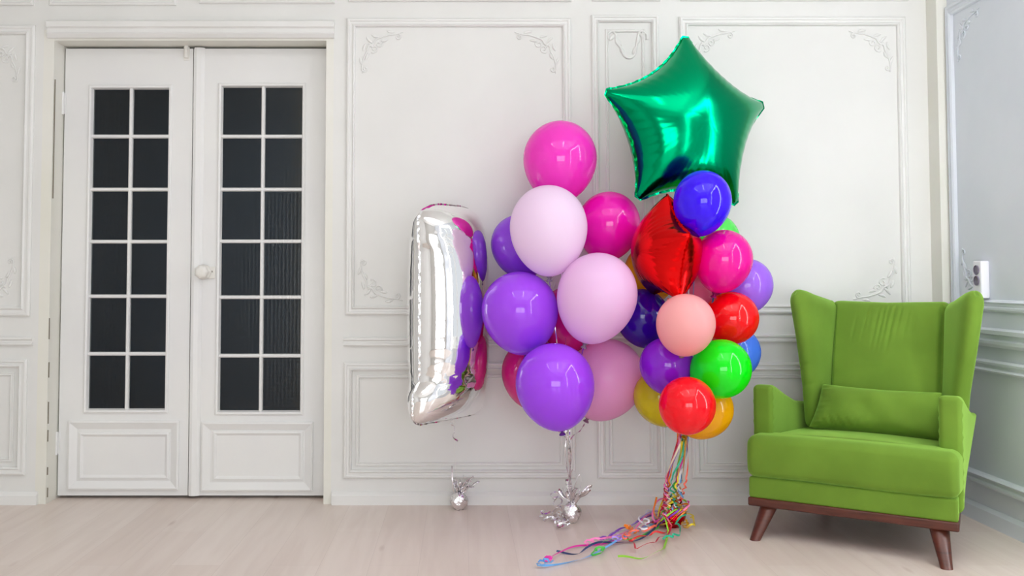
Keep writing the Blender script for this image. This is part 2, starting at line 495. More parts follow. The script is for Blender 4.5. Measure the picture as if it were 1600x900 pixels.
# worn gaps in the left jamb
mb = MB()
for y0, y1, x in ((124, 310, 82.5), (497, 530, 76.5), (566, 590, 76), (628, 662, 75), (672, 690, 74.5), (730, 742, 74), (762, 777, 74)):
    p0, p1 = at(x, y1, -.001), at(x, y0, -.001); mb.box(p0[0] - .002, p0[0] + .002, -.0012, .002, p0[2], p1[2])
mb.build('paint_chips', M['chip'], dfr)


def door_leaf(name, x0, x1, gx, gxm, gy0, gy1, hy, pan, inn, knob, hinge_x, label):
    Yf = DY; Yb = DY + .04
    L = max(at(x0, 435, Yf)[0], dl + .006); R = min(at(x1, 435, Yf)[0], dr - .009); zb = .014; ztp = dtop - .011
    g0, g1 = at(gx[0], 390, Yf)[0], at(gx[1], 390, Yf)[0]; gz1, gz0 = at(sum(gx) / 2, gy0, Yf)[2], at(sum(gx) / 2, gy1, Yf)[2]
    wm = lambda u, v, h: (u, Yf - h, v)
    mb = MB().box(L, g0, Yf, Yb, zb, ztp).box(g1, R, Yf, Yb, zb, ztp).box(g0, g1, Yf, Yb, zb, gz0).box(g0, g1, Yf, Yb, gz1, ztp)
    d = mb.build(name, M['door']); struct(d, label)
    # glazing bead and bars
    q = MB(); q.add(*rect_frame(g0 - .016, g1 + .016, gz0 - .016, gz1 + .016, [(0, 0), (0, .006), (.006, .010), (.014, .008), (.020, -.014)], wm))
    q.build('glazing_bead', M['door'], d)
    q = MB(); xm = at(gxm, 390, Yf)[0]; bwid = .0085
    q.add(*loft([[(xm - bwid, Yf + .026, z), (xm - bwid, Yf + .004, z), (xm - .004, Yf - .002, z), (xm + .004, Yf - .002, z), (xm + bwid, Yf + .004, z), (xm + bwid, Yf + .026, z)] for z in (gz0, gz1)]))
    for y in hy:
        z = at(sum(gx) / 2, y, Yf)[2]
        q.add(*loft([[(x, Yf + .026, z - bwid), (x, Yf + .003, z - bwid), (x, Yf - .003, z - .004), (x, Yf - .003, z + .004), (x, Yf + .003, z + bwid), (x, Yf + .026, z + bwid)] for x in (g0, g1)]))
    q.build('glazing_bars', M['door'], d)
    MB().box(g0 - .004, g1 + .004, Yf + .018, Yf + .023, gz0 - .004, gz1 + .004).build('glass_panes', M['glass'], d)
    # lower panel
    a = px_rect(pan[0], pan[1], pan[2], pan[3], Yf); b = px_rect(inn[0], inn[1], inn[2], inn[3], Yf)
    q = MB(); q.add(*rect_frame(a[0], a[1], a[2], a[3], [(0, 0), (0, .012), (.008, .016), (.016, .012), (.034, .004), (.04, 0)], wm))
    q.add(*rect_frame(b[0] - .012, b[1] + .012, b[2] - .012, b[3] + .012, [(0, 0), (.002, .006), (.010, .009), (.018, .004), (.022, 0)], wm))
    q.build('lower_panel', M['door'], d, True, None, 25)
    # hinges
    for zc in (at(100, 162, Yf)[2], at(100, 692, Yf)[2]):
        hm = MB(); hm.add(*tube([(hinge_x, Yf - .012, zc - .055 + k * .011) for k in range(11)], .0075, 10)); hm.box(hinge_x - .014, hinge_x + .014, Yf - .005, Yf + .002, zc - .05, zc + .05)
        hm.build('hinge', M['door'], d, True, None, 30)
    return d, L, R, Yf


d1, L1, R1, Yf = door_leaf('door_1', 94.5, 297.5, (140, 261), 201.0, 138, 640, (213, 296, 377.5, 463, 553), (107, 280, 657, 765), (127, 261, 679, 745), False, dl, 'left leaf of the glazed white double door')
d2, L2, R2, Yf = door_leaf('door_2', 298.5, 511.5, (344, 471), 409.0, 135, 643, (213, 296, 377, 464.5, 556), (315, 489, 659, 767), (336, 470, 677, 747), True, dr, 'right leaf of the glazed white double door, with the round knob')
# astragal and knob on the right leaf
xa0, xa1 = at(300.5, 435, Yf)[0], at(316, 435, Yf)[0]
mb = MB(); mb.add(*loft([[(xa0, Yf, z), (xa0, Yf - .012, z), (xa0 + .012, Yf - .016, z), (xa1 - .014, Yf - .012, z), (xa1, Yf - .003, z), (xa1, Yf, z)] for z in (.014, dtop - .008)]))
mb.build('astragal', M['door'], d2)
kp = at(318, 425, Yf - .02)
mb = MB(); V, Fc = lathe([(.001, 0), (.034, 0), (.036, .004), (.030, .010), (.018, .014), (.014, .030), (.020, .038), (.030, .044), (.033, .052), (.030, .060), (.020, .066), (.010, .067), (.001, .066)], 28)
V = [(kp[0] + x * (1 + .06 * math.cos(7 * math.atan2(y, x))), Yf - .008 - z, kp[2] + y * (1 + .06 * math.cos(7 * math.atan2(y, x)))) for x, y, z in V]; mb.add(V, Fc)
kn = mb.build('door_knob', M['brass'], d2, True)
q = MB(); q.add(*rbox(kp[0] + .022, kp[0] + .052, Yf - .010, Yf + .001, kp[2] - .032, kp[2] + .026, .004)); q.build('lock_plate', M['brass'], d2, True)
q = MB(); q.box(kp[0] + .036, kp[0] + .041, Yf - .0106, Yf - .0095, kp[2] - .002, kp[2] + .006); q.build('keyhole', M['chip'], d2)
# bolt at the head of the door
bp = at(292, 80, Yf); q = MB(); q.add(*tube([(bp[0], Yf - .012, bp[2] - .035 + .011 * k) for k in range(9)], .010, 12)); q.box(bp[0] - .014, bp[0] + .014, Yf - .006, Yf + .001, bp[2] - .045, bp[2] + .02)
q.build('bolt', M['brass'], d1, True, None, 30)

# ------------------------------------------------------------------ wall socket on the right wall
sy = -CD + F * (XR - .038) / (1525.5 - PXC); sz = 1.045
sock = MB(); sock.add(*rbox(XR - .038, XR + .0, sy - .034, sy + .034, sz - .085, sz + .075, .006, k=3))
so = sock.build('wall_socket', M['plastic'], None, True); tag(so, 'white surface mounted double wall socket above the armchair wing', 'socket')
for dz in (.036, -.010):
    q = MB(); V, Fc = lathe([(.0005, 0), (.021, 0), (.021, -.004), (.019, -.005), (.018, -.001), (.0005, -.0005)], 24)
    q.add([(XR - .0385 + z, sy + x, sz + dz + y) for x, y, z in V], Fc); q.build('socket_insert', M['socket_hole'], so, True, None, 40)

# ------------------------------------------------------------------ armchair
AY = math.radians(34.2); AO = np.array([1.4866, -.7831, 0])
chair = bpy.data.objects.new('armchair', None); COL.objects.link(chair); chair.location = AO; chair.rotation_euler = (0, 0, -AY)
tag(chair, 'green upholstered wingback armchair on splayed dark wooden legs in the corner', 'armchair')


def taper(P):
    P = P.copy(); t = np.clip(P[:, 1] / .66, 0, 1); P[:, 0] *= 1 - .19 * t; return P


def part(name, shapes, m, sharp=None):
    mb = MB()
    for V, Fc in shapes: mb.add(V, Fc)
    return mb.build(name, m, chair, True, None, sharp)


part('plinth', [rbox(-.389, .389, 0, .66, .122, .157, .007, 6, 6, 1, 3, taper)], M['wood'])
part('base_panel', [rbox(-.387, .387, .003, .655, .154, .240, .012, 8, 8, 3, 3, taper)], M['fabric'])


def seatf(P):
    P = P.copy(); z = P[:, 2]; x = P[:, 0]
    b = np.clip((z - .235) / .17, 0, 1)
    P[:, 1] -= np.where(P[:, 1] < .05, .016 * np.sin(PI * np.clip(b, 0, 1)) ** .6, 0)
    P[:, 2] += np.where(z > .36, .008 * (1 - (x / .39) ** 2), 0)
    P[:, 2] -= np.where(z < .26, .003 * np.sin(x * 9), 0)
    return P


def seatm(P):
    P = P.copy(); z = P[:, 2]
    P[:, 2] += np.where(z > .36, .016 * (1 - (P[:, 0] / .33) ** 2) - .03 * np.clip((P[:, 1] - .15) / .45, 0, 1), 0)
    return P


part('seat', [rbox(-.392, .392, -.002, .150, .236, .406, .036, 20, 4, 6, 5, seatf), rbox(-.318, .318, .06, .60, .25, .403, .03, 12, 12, 2, 4, seatm)], M['fabric'])
for sg in (-1, 1):
    def armd(P, sg=sg):
        P = P.copy(); y = P[:, 1]
        zt = np.interp(y, [0, .09, .15, .30, .44, .62], [.604, .604, .600, .548, .507, .485])
        f = np.clip((P[:, 2] - .17) / .434, 0, 1); P[:, 2] = .17 + f * (zt - .17)
        t = np.clip((y - .09) / .53, 0, 1)
        P[:, 0] -= sg * .055 * t * (1 - np.clip((P[:, 2] - .17) / .33, 0, 1))
        P[:, 0] -= sg * .012 * t
        # gathered seam down the inner edge of the front face
        P[:, 0] += -sg * np.where(np.abs(y - .125) < .02, .0025 * np.sin(P[:, 2] * 150), 0)
        return P
    xc = .353 * sg
    part('armrest', [rbox(xc - .041, xc + .041, .092, .64, .17, .604, .020, 3, 30, 24, 4, armd)], M['fabric'])


def backd(P):
    P = P.copy(); z = P[:, 2]; t = (z - .36) / .585; x = P[:, 0]
    fr_ = P[:, 1] < .53
    P[:, 1] += .165 * t
    P[:, 1] -= np.where(fr_, .022 * (1 - ((x - .022) / .27) ** 2) * np.sin(PI * np.clip(t, 0, 1)) ** .7, 0)
    P[:, 2] -= .008 * (1 - np.abs((x - .022) / .27)) * np.clip((t - .8) / .2, 0, 1)
    for xe in (-.190, .257): P[:, 1] += np.where(fr_, .030 * np.exp(-((x - xe) / .009) ** 2) * np.clip((1.0 - t) / .06, 0, 1), 0)
    for xi, a, zc in ((-.052, .0030, .85), (-.008, .0042, .835), (.016, .0060, .85), (.036, .0050, .862), (.058, .0060, .845), (.088, .0032, .87), (.118, .0022, .85), (-.095, .0020, .83), (.150, .0015, .86), (-.03, .002, .88)):
        win_ = np.exp(-((z - zc) / (.040 + 8 * a)) ** 2)
        P[:, 1] += np.where(fr_, 1.6 * a * np.exp(-((x - xi - .16 * (z - zc)) / .006) ** 2) * win_, 0)
    return P


part('backrest', [rbox(-.210, .280, .470, .585, .36, .945, .035, 110, 3, 44, 4, backd)], M['fabric'])


def wing(pts, r0, r1):
    """pts: rows (z fraction 0..1, A, B) with A at the back seam and B the free front edge."""
    rings = []; n = 28; R = 90
    zf = [p[0] for p in pts]
    for i in range(R):
        s = i / (R - 1); tt = 1 - (1 - s) ** 1.7
        A = np.array([np.interp(tt, zf, [p[1][k] for p in pts]) for k in range(2)]); B = np.array([np.interp(tt, zf, [p[2][k] for p in pts]) for k in range(2)])
        rad = r0 + (r1 - r0) * tt
        d = (1 - tt) / .10
        dome = 1.0 if d >= 1 else math.sqrt(max(0.0, 1 - (1 - d) ** 2)) * .94 + .06
        d2 = tt / .05
        if d2 < 1: dome = min(dome, .6 + .4 * math.sqrt(1 - (1 - d2) ** 2))
        ax = B - A; ln = np.linalg.norm(ax); ax /= ln; nr = np.array([-ax[1], ax[0]])
        ring = []
        for j in range(n):
            t = 2 * PI * j / n; ca, sa = math.cos(t), math.sin(t)
            ex = (abs(ca) ** .55) * (1 if ca > 0 else -1); ey = (abs(sa) ** .75) * (1 if sa > 0 else -1)
            q = (A + B) / 2 + ax * ex * (ln / 2 + rad * .6) * (.88 + .12 * dome) + nr * ey * rad * dome
            f = (ex + 1) / 2
            ztop = .945 + .052 * smoothstep(.05, .95, f) - .022 * smoothstep(.9, 1.0, f); z = .40 + tt * (ztop - .40)
            # sewn creases across the wing low down
            ring.append((q[0], q[1], z))
        rings.append(ring)
    return loft(rings)


def creased(VF, x0, zs):
    V, Fc = VF; V = np.array(V)
    for zc in zs: V[:, 1] += .005 * np.exp(-((V[:, 2] - zc - .25 * (V[:, 0] + .25)) / .005) ** 2) * np.clip((.47 - V[:, 1]) / .08, 0, 1)
    return V, Fc


part('wing', [creased(wing([(0, (-.222, .53), (-.245, .44)), (.3, (-.220, .56), (-.246, .41)), (.62, (-.216, .62), (-.262, .395)), (1, (-.212, .66), (-.290, .385))], .034, .046), 0, (.672, .652, .590, .578))], M['fabric'])
part('wing', [wing([(0, (.285, .54), (.335, .44)), (.3, (.287, .57), (.352, .42)), (.62, (.290, .62), (.385, .40)), (1, (.295, .66), (.418, .385))], .034, .046)], M['fabric'])


def leg(tx, ty, bx, by, sq=.85):
    rings = []; n = 20
    for i in range(7):
        s = i / 6; r = .036 + (.021 - .036) * s; c = (tx + (bx - tx) * s, ty + (by - ty) * s, .126 * (1 - s))
        rings.append([(c[0] + r * math.cos(2 * PI * j / n), c[1] + r * math.sin(2 * PI * j / n), c[2]) for j in range(n)])
    return loft(rings)


for tx, ty, bx, by in ((-.315, .055, -.345, -.048), (.312, .055, .352, -.052), (-.23, .58, -.25, .66), (.22, .58, .23, .66)):
    part('leg', [leg(tx, ty, bx, by)], M['wood'], 50)

# lumbar cushion, resting on the seat against the backrest
def cushion():
    nu, nv = 64, 26; V = []; Fc = []
    us = np.sin(np.linspace(-PI / 2, PI / 2, nu + 1)); vs = np.sin(np.linspace(-PI / 2, PI / 2, nv + 1))
    for side in (1, -1):
        for i, u in enumerate(us):
            for j, v in enumerate(vs):
                a, b = .262, .098
                x = a * u * (1 - .035 * (1 - v * v)) + (.040 * (v + 1) / 2 * abs(u) if u < 0 else -.012 * (v + 1) / 2 * u); z = b * v * (1 - .10 * (1 - u * u) ** 1.0 * (1 if v > 0 else .2))
                t = .074 * ((1 - u ** 4) * (1 - v ** 4)) ** .55 * (1 + .06 * math.sin(9 * u + 3 * v) * (1 - u * u))
                cr = .006 * math.exp(-((v + .72) / .22) ** 2) * math.sin(46 * u + 14 * v) * math.exp(-((u + .45) / .4) ** 2)
                cr += .005 * math.exp(-((u + .88) / .10) ** 2) * math.sin(30 * v)
                V.append((x, -side * (t + (cr if side > 0 else 0) * (t > .004)), z))
    w_ = nv + 1; o2 = (nu + 1) * w_
    for s in (0, 1):
        for i in range(nu):
            for j in range(nv):
                q = (i * w_ + j, (i + 1) * w_ + j, (i + 1) * w_ + j + 1, i * w_ + j + 1)
                Fc.append(q if s == 0 else tuple(o2 + k for k in q[::-1]))
    return V, Fc


V, Fc = cushion()
cm = Matrix.Translation(Vector(AO)) @ Matrix.Rotation(-AY, 4, 'Z') @ Matrix.Translation((.026, .395, .492)) @ Matrix.Rotation(math.radians(-20), 4, 'X') @ Matrix.Rotation(math.radians(1.0), 4, 'Y')
cu = link_mesh('lumbar_cushion', V, Fc, M['fabric']); cu.matrix_world = cm
wl = cu.modifiers.new('weld', 'WELD'); wl.merge_threshold = .0004
tag(cu, 'small oblong green cushion lying on the seat of the armchair', 'cushion')

# ------------------------------------------------------------------ latex balloons
def balloon_profile(R):
    pr = []
    for i in range(33):
        t = PI * (i / 32) * .975 + 1e-3
        c, s = math.cos(t), math.sin(t)
        if c >= 0: r, z = R * s, R * 1.04 * c
        else:
            r = R * s * (1 - .10 * c * c * (1.0)); z = R * 1.22 * c
        pr.append((max(r, .0005), z))
    return pr


def orient(axis):
    return Vector((0, 0, 1)).rotation_difference(Vector(axis).normalized())


balloon_knots = {}


def balloon(key, px, py, rpx, Y, col, label, group, roll=0.0, lean=0.0, aspect=1.0, pale=False):
    c = at(px, py, Y); dist = np.linalg.norm(c - CAM); R = rpx * ((Y + CD) / F)
    col = [min(255, v * 1.06) for v in col]; m = latex(key, srgb(*col), pale); mk = latex(key + ' knot', srgb(*[v * .62 for v in col]), False)
    V, Fc = lathe(balloon_profile(R), 48)
    zb = -R * 1.22 * .997
    o = link_mesh('latex_balloon', [(x, y, z * aspect) for x, y, z in V], Fc, m)
    rl, ln = math.radians(roll), math.radians(lean)
    ax = Vector((math.sin(rl) * math.cos(ln), -math.sin(ln), math.cos(rl) * math.cos(ln)))
    o.rotation_mode = 'QUATERNION'; o.rotation_quaternion = orient(ax); o.location = c
    tag(o, label, 'balloon', group)
    zb *= aspect
    V, Fc = lathe([(R * .10, zb + .006), (.011, zb - .002), (.0065, zb - .007), (.0060, zb - .011), (.0085, zb - .013), (.0125, zb - .018), (.0135, zb - .021), (.0115, zb - .0215), (.004, zb - .018)], 20)
    k = link_mesh('knot', V, Fc, mk, o)
    balloon_knots[key] = Vector(c) + o.rotation_quaternion @ Vector((0, 0, zb - .012))
    return o


G1 = 'pink and purple balloons of the middle bunch'; G2 = 'rainbow balloons of the right bunch'
# key, px, py, r px, depth Y, colour, label, roll, lean, aspect, pale
B1 = [
    ('rose_top', 875, 248, 57.5, -.30, (255, 60, 200), 'topmost balloon of the middle bunch, bright pink, above the pale pink one', 4, 2, 1, False),
    ('pale_front', 857, 355, 60.5, -.52, (250, 222, 244), 'pale pink balloon directly below the topmost pink one', -1, 4, 1.05, True),
    ('magenta_right', 951, 350, 49, -.28, (250, 20, 186), 'magenta balloon beside the red star, right of the pale pink pair', 10, 4, 1, False),
    ('violet_back', 812, 382, 45, -.24, (150, 70, 222), 'purple balloon half hidden behind the upper pale pink balloon', -14, 0, 1, False),
    ('blush_front', 933, 461, 62, -.58, (252, 206, 238), 'pale pink balloon in the centre front, in front of the dark blue one', 14, 5, 1.03, True),
    ('violet_left', 812, 485, 59.5, -.46, (172, 78, 244), 'purple balloon at the left edge of the middle bunch, nearest the silver number', -8, 12, .98, False),
    ('violet_low', 867, 600, 61, -.62, (172, 76, 244), 'lowest purple balloon in front, its dark knot hanging free below', -9, 9, 1.0, False),
    ('blush_low', 948, 590, 58, -.30, (250, 176, 220), 'soft pink balloon low in the middle bunch, behind the lowest purple one', 24, 10, 1, True),
    ('cerise_low', 834, 582, 50, -.22, (226, 36, 142), 'cerise balloon peeking out low behind the two purple ones', -8, 6, 1, False),
    ('cerise_mid', 888, 496, 46, -.24, (222, 30, 140), 'cerise balloon mostly hidden in the heart of the middle bunch', 0, 4, 1, False),
]
B2 = [
    ('indigo', 1097.5, 314, 44.5, -.66, (60, 0, 250), 'violet blue balloon on top of the right bunch, just under the green star', 10, 4, 1.04, False),
    ('leaf', 1113, 378, 43, -.30, (96, 236, 98), 'light green balloon peeking out behind the violet blue and hot pink ones', 8, 0, 1, False),
    ('hotpink', 1130.5, 405, 44.5, -.58, (255, 8, 164), 'hot pink balloon on the right side, under the violet blue one', 14, 6, 1, False),
    ('lavender', 1166, 446, 40.5, -.38, (170, 112, 255), 'lavender balloon at the right edge, behind the hot pink one', 24, 4, 1, False),
    ('red_right', 1143, 497, 41, -.53, (255, 8, 20), 'red balloon on the right side, below the hot pink one', 66, 16, .98, False),
    ('peach', 1071.5, 506, 45.5, -.78, (255, 182, 182), 'light salmon pink balloon in the front centre of the right bunch', 0, 34, 1, True),
    ('navy', 1004, 495, 42, -.36, (52, 4, 160), 'dark blue balloon between the pale pink and salmon pink ones', -20, 6, 1, False),
    ('violet_small', 1042, 571, 42, -.60, (146, 30, 218), 'small purple balloon below the salmon pink one', -24, 22, 1, False),
    ('green', 1127.5, 576, 45.5, -.70, (0, 236, 20), 'bright green balloon in front at the lower right of the bunch', 50, 40, .97, False),
    ('sky', 1146, 551, 40.5, -.31, (76, 132, 246), 'light blue balloon behind the bright green one', 52, 14, 1, False),
    ('red_low', 1074, 633, 43.5, -.84, (244, 6, 32), 'red balloon at the bottom front, above the gathered ribbons', 6, 44, .98, False),
    ('yellow_low', 1032, 621, 41, -.44, (216, 200, 14), 'yellow balloon at the bottom left, behind the lower red one', -34, 14, 1, False),
    ('amber', 1103, 640, 41.5, -.57, (252, 176, 6), 'orange yellow balloon at the bottom right, behind the lower red one', 34, 16, 1, False),
    ('yellow_up', 1016, 424, 40, -.26, (228, 172, 10), 'dark yellow balloon peeking out behind the red star', -14, 2, 1, False),
    ('rose_back', 1094, 468, 40, -.25, (238, 120, 160), 'rose pink balloon deep inside, seen between the red star and hot pink one', 4, 2, 1, False),
]
for b in B1: balloon(b[0], b[1], b[2], b[3], b[4], b[5], b[6], G1, b[7], b[8], b[9], b[10])
for b in B2: balloon(b[0], b[1], b[2], b[3], b[4], b[5], b[6], G2, b[7], b[8], b[9], b[10])


# ------------------------------------------------------------------ foil balloons: solve an inflated membrane over an outline
def poisson(P2, tris, bnd):
    n = len(P2); K = np.zeros((n, n)); rhs = np.zeros(n)
    A, B, C = P2[tris[:, 0]], P2[tris[:, 1]], P2[tris[:, 2]]
    area = .5 * ((B[:, 0] - A[:, 0]) * (C[:, 1] - A[:, 1]) - (C[:, 0] - A[:, 0]) * (B[:, 1] - A[:, 1]))
    area = np.where(np.abs(area) < 1e-12, 1e-12, area)
    bb = np.stack([B[:, 1] - C[:, 1], C[:, 1] - A[:, 1], A[:, 1] - B[:, 1]], 1); cc = np.stack([C[:, 0] - B[:, 0], A[:, 0] - C[:, 0], B[:, 0] - A[:, 0]], 1)
    for i in range(3):
        np.add.at(rhs, tris[:, i], np.abs(area) / 3)
        for j in range(3):
            np.add.at(K, (tris[:, i], tris[:, j]), (bb[:, i] * bb[:, j] + cc[:, i] * cc[:, j]) / (4 * np.abs(area)))
    free = np.ones(n, bool); free[bnd] = False; f = np.where(free)[0]
    ph = np.zeros(n); ph[f] = np.linalg.solve(K[np.ix_(f, f)] + np.eye(len(f)) * 1e-9, rhs[f])
    return np.maximum(ph, 0)


def foil_from_grid(P2, quads, tris, bnd, thick, wrinkle, flange=.008):
    """Front and back sheets meeting at the seam; bnd is the ordered outline; adds a thin crimped flange outside it."""
    ph = poisson(P2, tris, bnd); h = np.sqrt(ph / ph.max()) * thick * wrinkle
    n = len(P2); isb = np.zeros(n, bool); isb[bnd] = True
    V = [(p[0], -h[i], p[1]) for i, p in enumerate(P2)]; back = {}
    for i in range(n):
        if isb[i]: back[i] = i
        else: back[i] = len(V); V.append((P2[i][0], h[i], P2[i][1]))
    Fc = [tuple(q) for q in quads] + [tuple(back[i] for i in q[::-1]) for q in quads]
    m = len(bnd); Q = P2[bnd]; tg = np.roll(Q, -1, 0) - np.roll(Q, 1, 0); nr = np.stack([tg[:, 1], -tg[:, 0]], 1); nr /= np.linalg.norm(nr, axis=1)[:, None] + 1e-9
    area2 = np.sum(Q[:, 0] * np.roll(Q[:, 1], -1) - np.roll(Q[:, 0], -1) * Q[:, 1])
    if area2 < 0: nr = -nr
    fl = []; ib = []
    for i in range(m):
        ib.append(len(V)); V.append((Q[i][0], 0.0, Q[i][1]))
    for i in range(m):
        wv = .0022 * math.sin(i * 2.1) + .0012 * math.sin(i * 5.3)
        p = Q[i] + nr[i] * flange * (1 + .15 * math.sin(i * 1.7)); fl.append(len(V)); V.append((p[0], wv, p[1]))
    for i in range(m):
        j = (i + 1) % m; Fc.append((ib[i], ib[j], fl[j], fl[i]))
    return V, Fc


def star_outline(R, inner, n=100, tip=.10):
    ctl = []
    for k in range(10):
        a = PI / 2 + k * PI / 5; r = R if k % 2 == 0 else R * inner; ctl.append((r * math.cos(a), r * math.sin(a)))
    out = []; per = n // 10
    for k in range(0, 10, 2):
        t0, v, t1 = np.array(ctl[k]), np.array(ctl[(k + 1) % 10]), np.array(ctl[(k + 2) % 10])
        # quadratic curve from tip to tip through the valley, tips slightly blunted
        mid = 2 * v - (t0 + t1) / 2
        for i in range(2 * per):
            s = tip * .5 + (1 - tip) * i / (2 * per - 1); s = s if True else s
            out.append((1 - s) ** 2 * t0 + 2 * s * (1 - s) * mid + s * s * t1)
    return np.array(out)


def star_balloon(R, inner, thick, wr=.10, wn=60):
    O = star_outline(R, inner, 200); n = len(O); ns = 15
    ss = [math.sin(PI / 2 * k / ns) for k in range(1, ns + 1)]
    P2 = [np.zeros(2)]; W = [1.0]
    for s in ss:
        for i in range(n):
            P2.append(O[i] * s)
            d = (1 - s) * np.linalg.norm(O[i])
            W.append(1 - wr * (.5 + .5 * math.cos(2 * PI * wn * i / n + 2 * math.sin(i * .21))) * math.exp(-d / .035))
    quads = []; tris = []
    for i in range(n):
        j = (i + 1) % n; quads.append((0, 1 + i, 1 + j)); tris.append((0, 1 + i, 1 + j))
    for k in range(ns - 1):
        for i in range(n):
            j = (i + 1) % n; a, b, c, d = 1 + k * n + i, 1 + k * n + j, 1 + (k + 1) * n + j, 1 + (k + 1) * n + i
            quads.append((a, d, c, b)); tris += [(a, d, c), (a, c, b)]
    P2 = np.array(P2); bnd = [1 + (ns - 1) * n + i for i in range(n)]
    return foil_from_grid(P2, quads, np.array(tris), bnd, thick, np.array(W))


def digit_balloon(H, thick):
    # outline of the figure one as left / right edges over height (0 bottom .. 1 top)
    LW = [(0, -.20), (.012, -.235), (.04, -.25), (.12, -.25), (.15, -.24), (.19, -.205), (.78, -.205), (.83, -.215), (.93, -.215), (.965, -.19), (.99, -.13), (1, -.08)]
    RW = [(0, .17), (.012, .205), (.04, .225), (.12, .225), (.15, .22), (.19, .205), (.92, .205), (.965, .185), (.99, .14), (1, .09)]
    nr, nc = 84, 22; P2 = []; W = []
    ws = [.5 - .5 * math.cos(PI * (k / nr)) for k in range(nr + 1)]; ws = [.6 * a + .4 * k / nr for k, a in enumerate(ws)]
    for w_ in ws:
        l = np.interp(w_, [p[0] for p in LW], [p[1] for p in LW]); r = np.interp(w_, [p[0] for p in RW], [p[1] for p in RW])
        for c in range(nc + 1):
            q = .5 - .5 * math.cos(PI * c / nc); u = l + (r - l) * q; P2.append((u, (w_ - .5) * H))
            d = min(q, 1 - q) * (r - l); de = min(w_, 1 - w_) * H
            wr = 1 - .05 * (.5 + .5 * math.sin(w_ * 150 + 3 * math.sin(w_ * 31))) * math.exp(-d / .04)
            near = math.exp(-((w_ - .19) / .06) ** 2) + .6 * math.exp(-((w_ - .83) / .05) ** 2)
            wr -= .10 * near * (.5 + .5 * math.sin(q * 40 + w_ * 90)) * (1 if q < .45 else .3)
            W.append(wr)
    idx = lambda i, c: i * (nc + 1) + c
    quads = []; tris = []
    for i in range(nr):
        for c in range(nc):
            a, b, d, e = idx(i, c), idx(i, c + 1), idx(i + 1, c + 1), idx(i + 1, c)
            quads.append((a, b, d, e)); tris += [(a, b, d), (a, d, e)]
    bnd = [idx(0, c) for c in range(nc + 1)] + [idx(i, nc) for i in range(1, nr + 1)] + [idx(nr, c) for c in range(nc - 1, -1, -1)] + [idx(i, 0) for i in range(nr - 1, 0, -1)]
    return foil_from_grid(np.array(P2), quads, np.array(tris), bnd, thick, np.array(W), .006)


def place_foil(name, VF, m, px, py, Y, yaw, pitch, roll, label):
    o = link_mesh(name, VF[0], VF[1], m); c = at(px, py, Y)
    # yaw > 0 turns the front (-y) towards +x
    o.matrix_world = Matrix.Translation(Vector(c)) @ Matrix.Rotation(math.radians(yaw), 4, 'Z') @ Matrix.Rotation(math.radians(pitch), 4, 'X') @ Matrix.Rotation(math.radians(roll), 4, 'Y')
    tag(o, label, 'balloon'); return o


green = place_foil('star_balloon', star_balloon(.425, .65, .185, .06, 46), M['green_foil'], 1073, 198, -.34, 16, -3, 1.5, 'large green foil star balloon floating on top of the right bunch')
red = place_foil('star_balloon', star_balloon(.242, .68, .140, .06, 40), M['red_foil'], 1041, 392, -.55, -78, 0, 4, 'red foil star balloon turned edge-on beside the violet blue balloon')
digit = place_foil('number_balloon', digit_balloon(.93, .165), M['silver'], 701, 487, -.30, 54, 0, 0, 'silver foil number one balloon, turned sideways, left of the purple balloons')

# ------------------------------------------------------------------ balloon weights
def crumple(R, H, seed, n=26):
    r_ = np.random.default_rng(seed); ph = r_.uniform(0, 6.28, 8); prof_ = []
    rings = []
    for i in range(15):
        t = PI * i / 14; z = H / 2 * (1 - math.cos(t)); r = max(.001, R * math.sin(t) ** .8)
        if i < 2: r = R * .55 * i
        if i > 12: r = R * .28
        rings.append([((r * (1 + .09 * math.sin(3 * a + ph[0] + z * 60) + .07 * math.sin(7 * a + ph[1] - z * 90) + .05 * math.sin(11 * a + ph[2]))) * math.cos(a),
                       (r * (1 + .09 * math.sin(3 * a + ph[0] + z * 60) + .07 * math.sin(7 * a + ph[1] - z * 90) + .05 * math.sin(11 * a + ph[2]))) * math.sin(a), z + (.002 * math.sin(5 * a + i) if 0 < i else 0)) for a in [2 * PI * j / n for j in range(n)]])
    return loft(rings)


def ruffle(R, z0, count, length, seed, lean=(0, 0)):
    r_ = np.random.default_rng(seed); mb = MB()
    for k in range(count):
        a = 2 * PI * k / count + r_.uniform(-.3, .3); ln = length * r_.uniform(.55, 1.15); sp = r_.uniform(.25, .9)
        pts = [(R * .25 * math.cos(a) + s * ln * sp * math.cos(a) + lean[0] * s, R * .25 * math.sin(a) + s * ln * sp * math.sin(a) + lean[1] * s, z0 + ln * (s - .35 * s * s * sp) + .004 * math.sin(9 * s + k)) for s in np.linspace(0, 1, 12)]
        mb.add(*tape(pts, .010 + .012 * r_.random(), .0006, np.linspace(0, r_.uniform(-2.5, 2.5), 12) + a))
    return mb


def weight(name, px, py, R, H, m, seed, label, count=14, length=.06, lean=(0, 0)):
    p = on_floor(px, py); p[1] += R * .6
    V, Fc = crumple(R, H, seed); o = link_mesh(name, V, Fc, m); o.location = (p[0], p[1], .0005)
    tag(o, label, 'balloon weight')
    ruffle(R, H * .97, count, length, seed + 1, lean).build('foil_ruffle', m, o, True)
    return np.array([p[0], p[1], H])


w0 = weight('balloon_weight', 717, 798, .038, .078, M['silver_crumple'], 3, 'small silver foil balloon weight at the baseboard under the number one', 16, .075, (.03, 0))
w1 = weight('balloon_weight', 894, 819, .036, .085, M['silver_crumple'], 9, 'silver foil balloon weight beside curled silver ribbon under the middle bunch', 12, .10, (.01, 0))
w2 = weight('balloon_weight', 1053, 826, .054, .092, M['red_crumple'], 21, 'shiny dark red balloon weight under the coloured ribbons', 8, .03, (.02, 0))

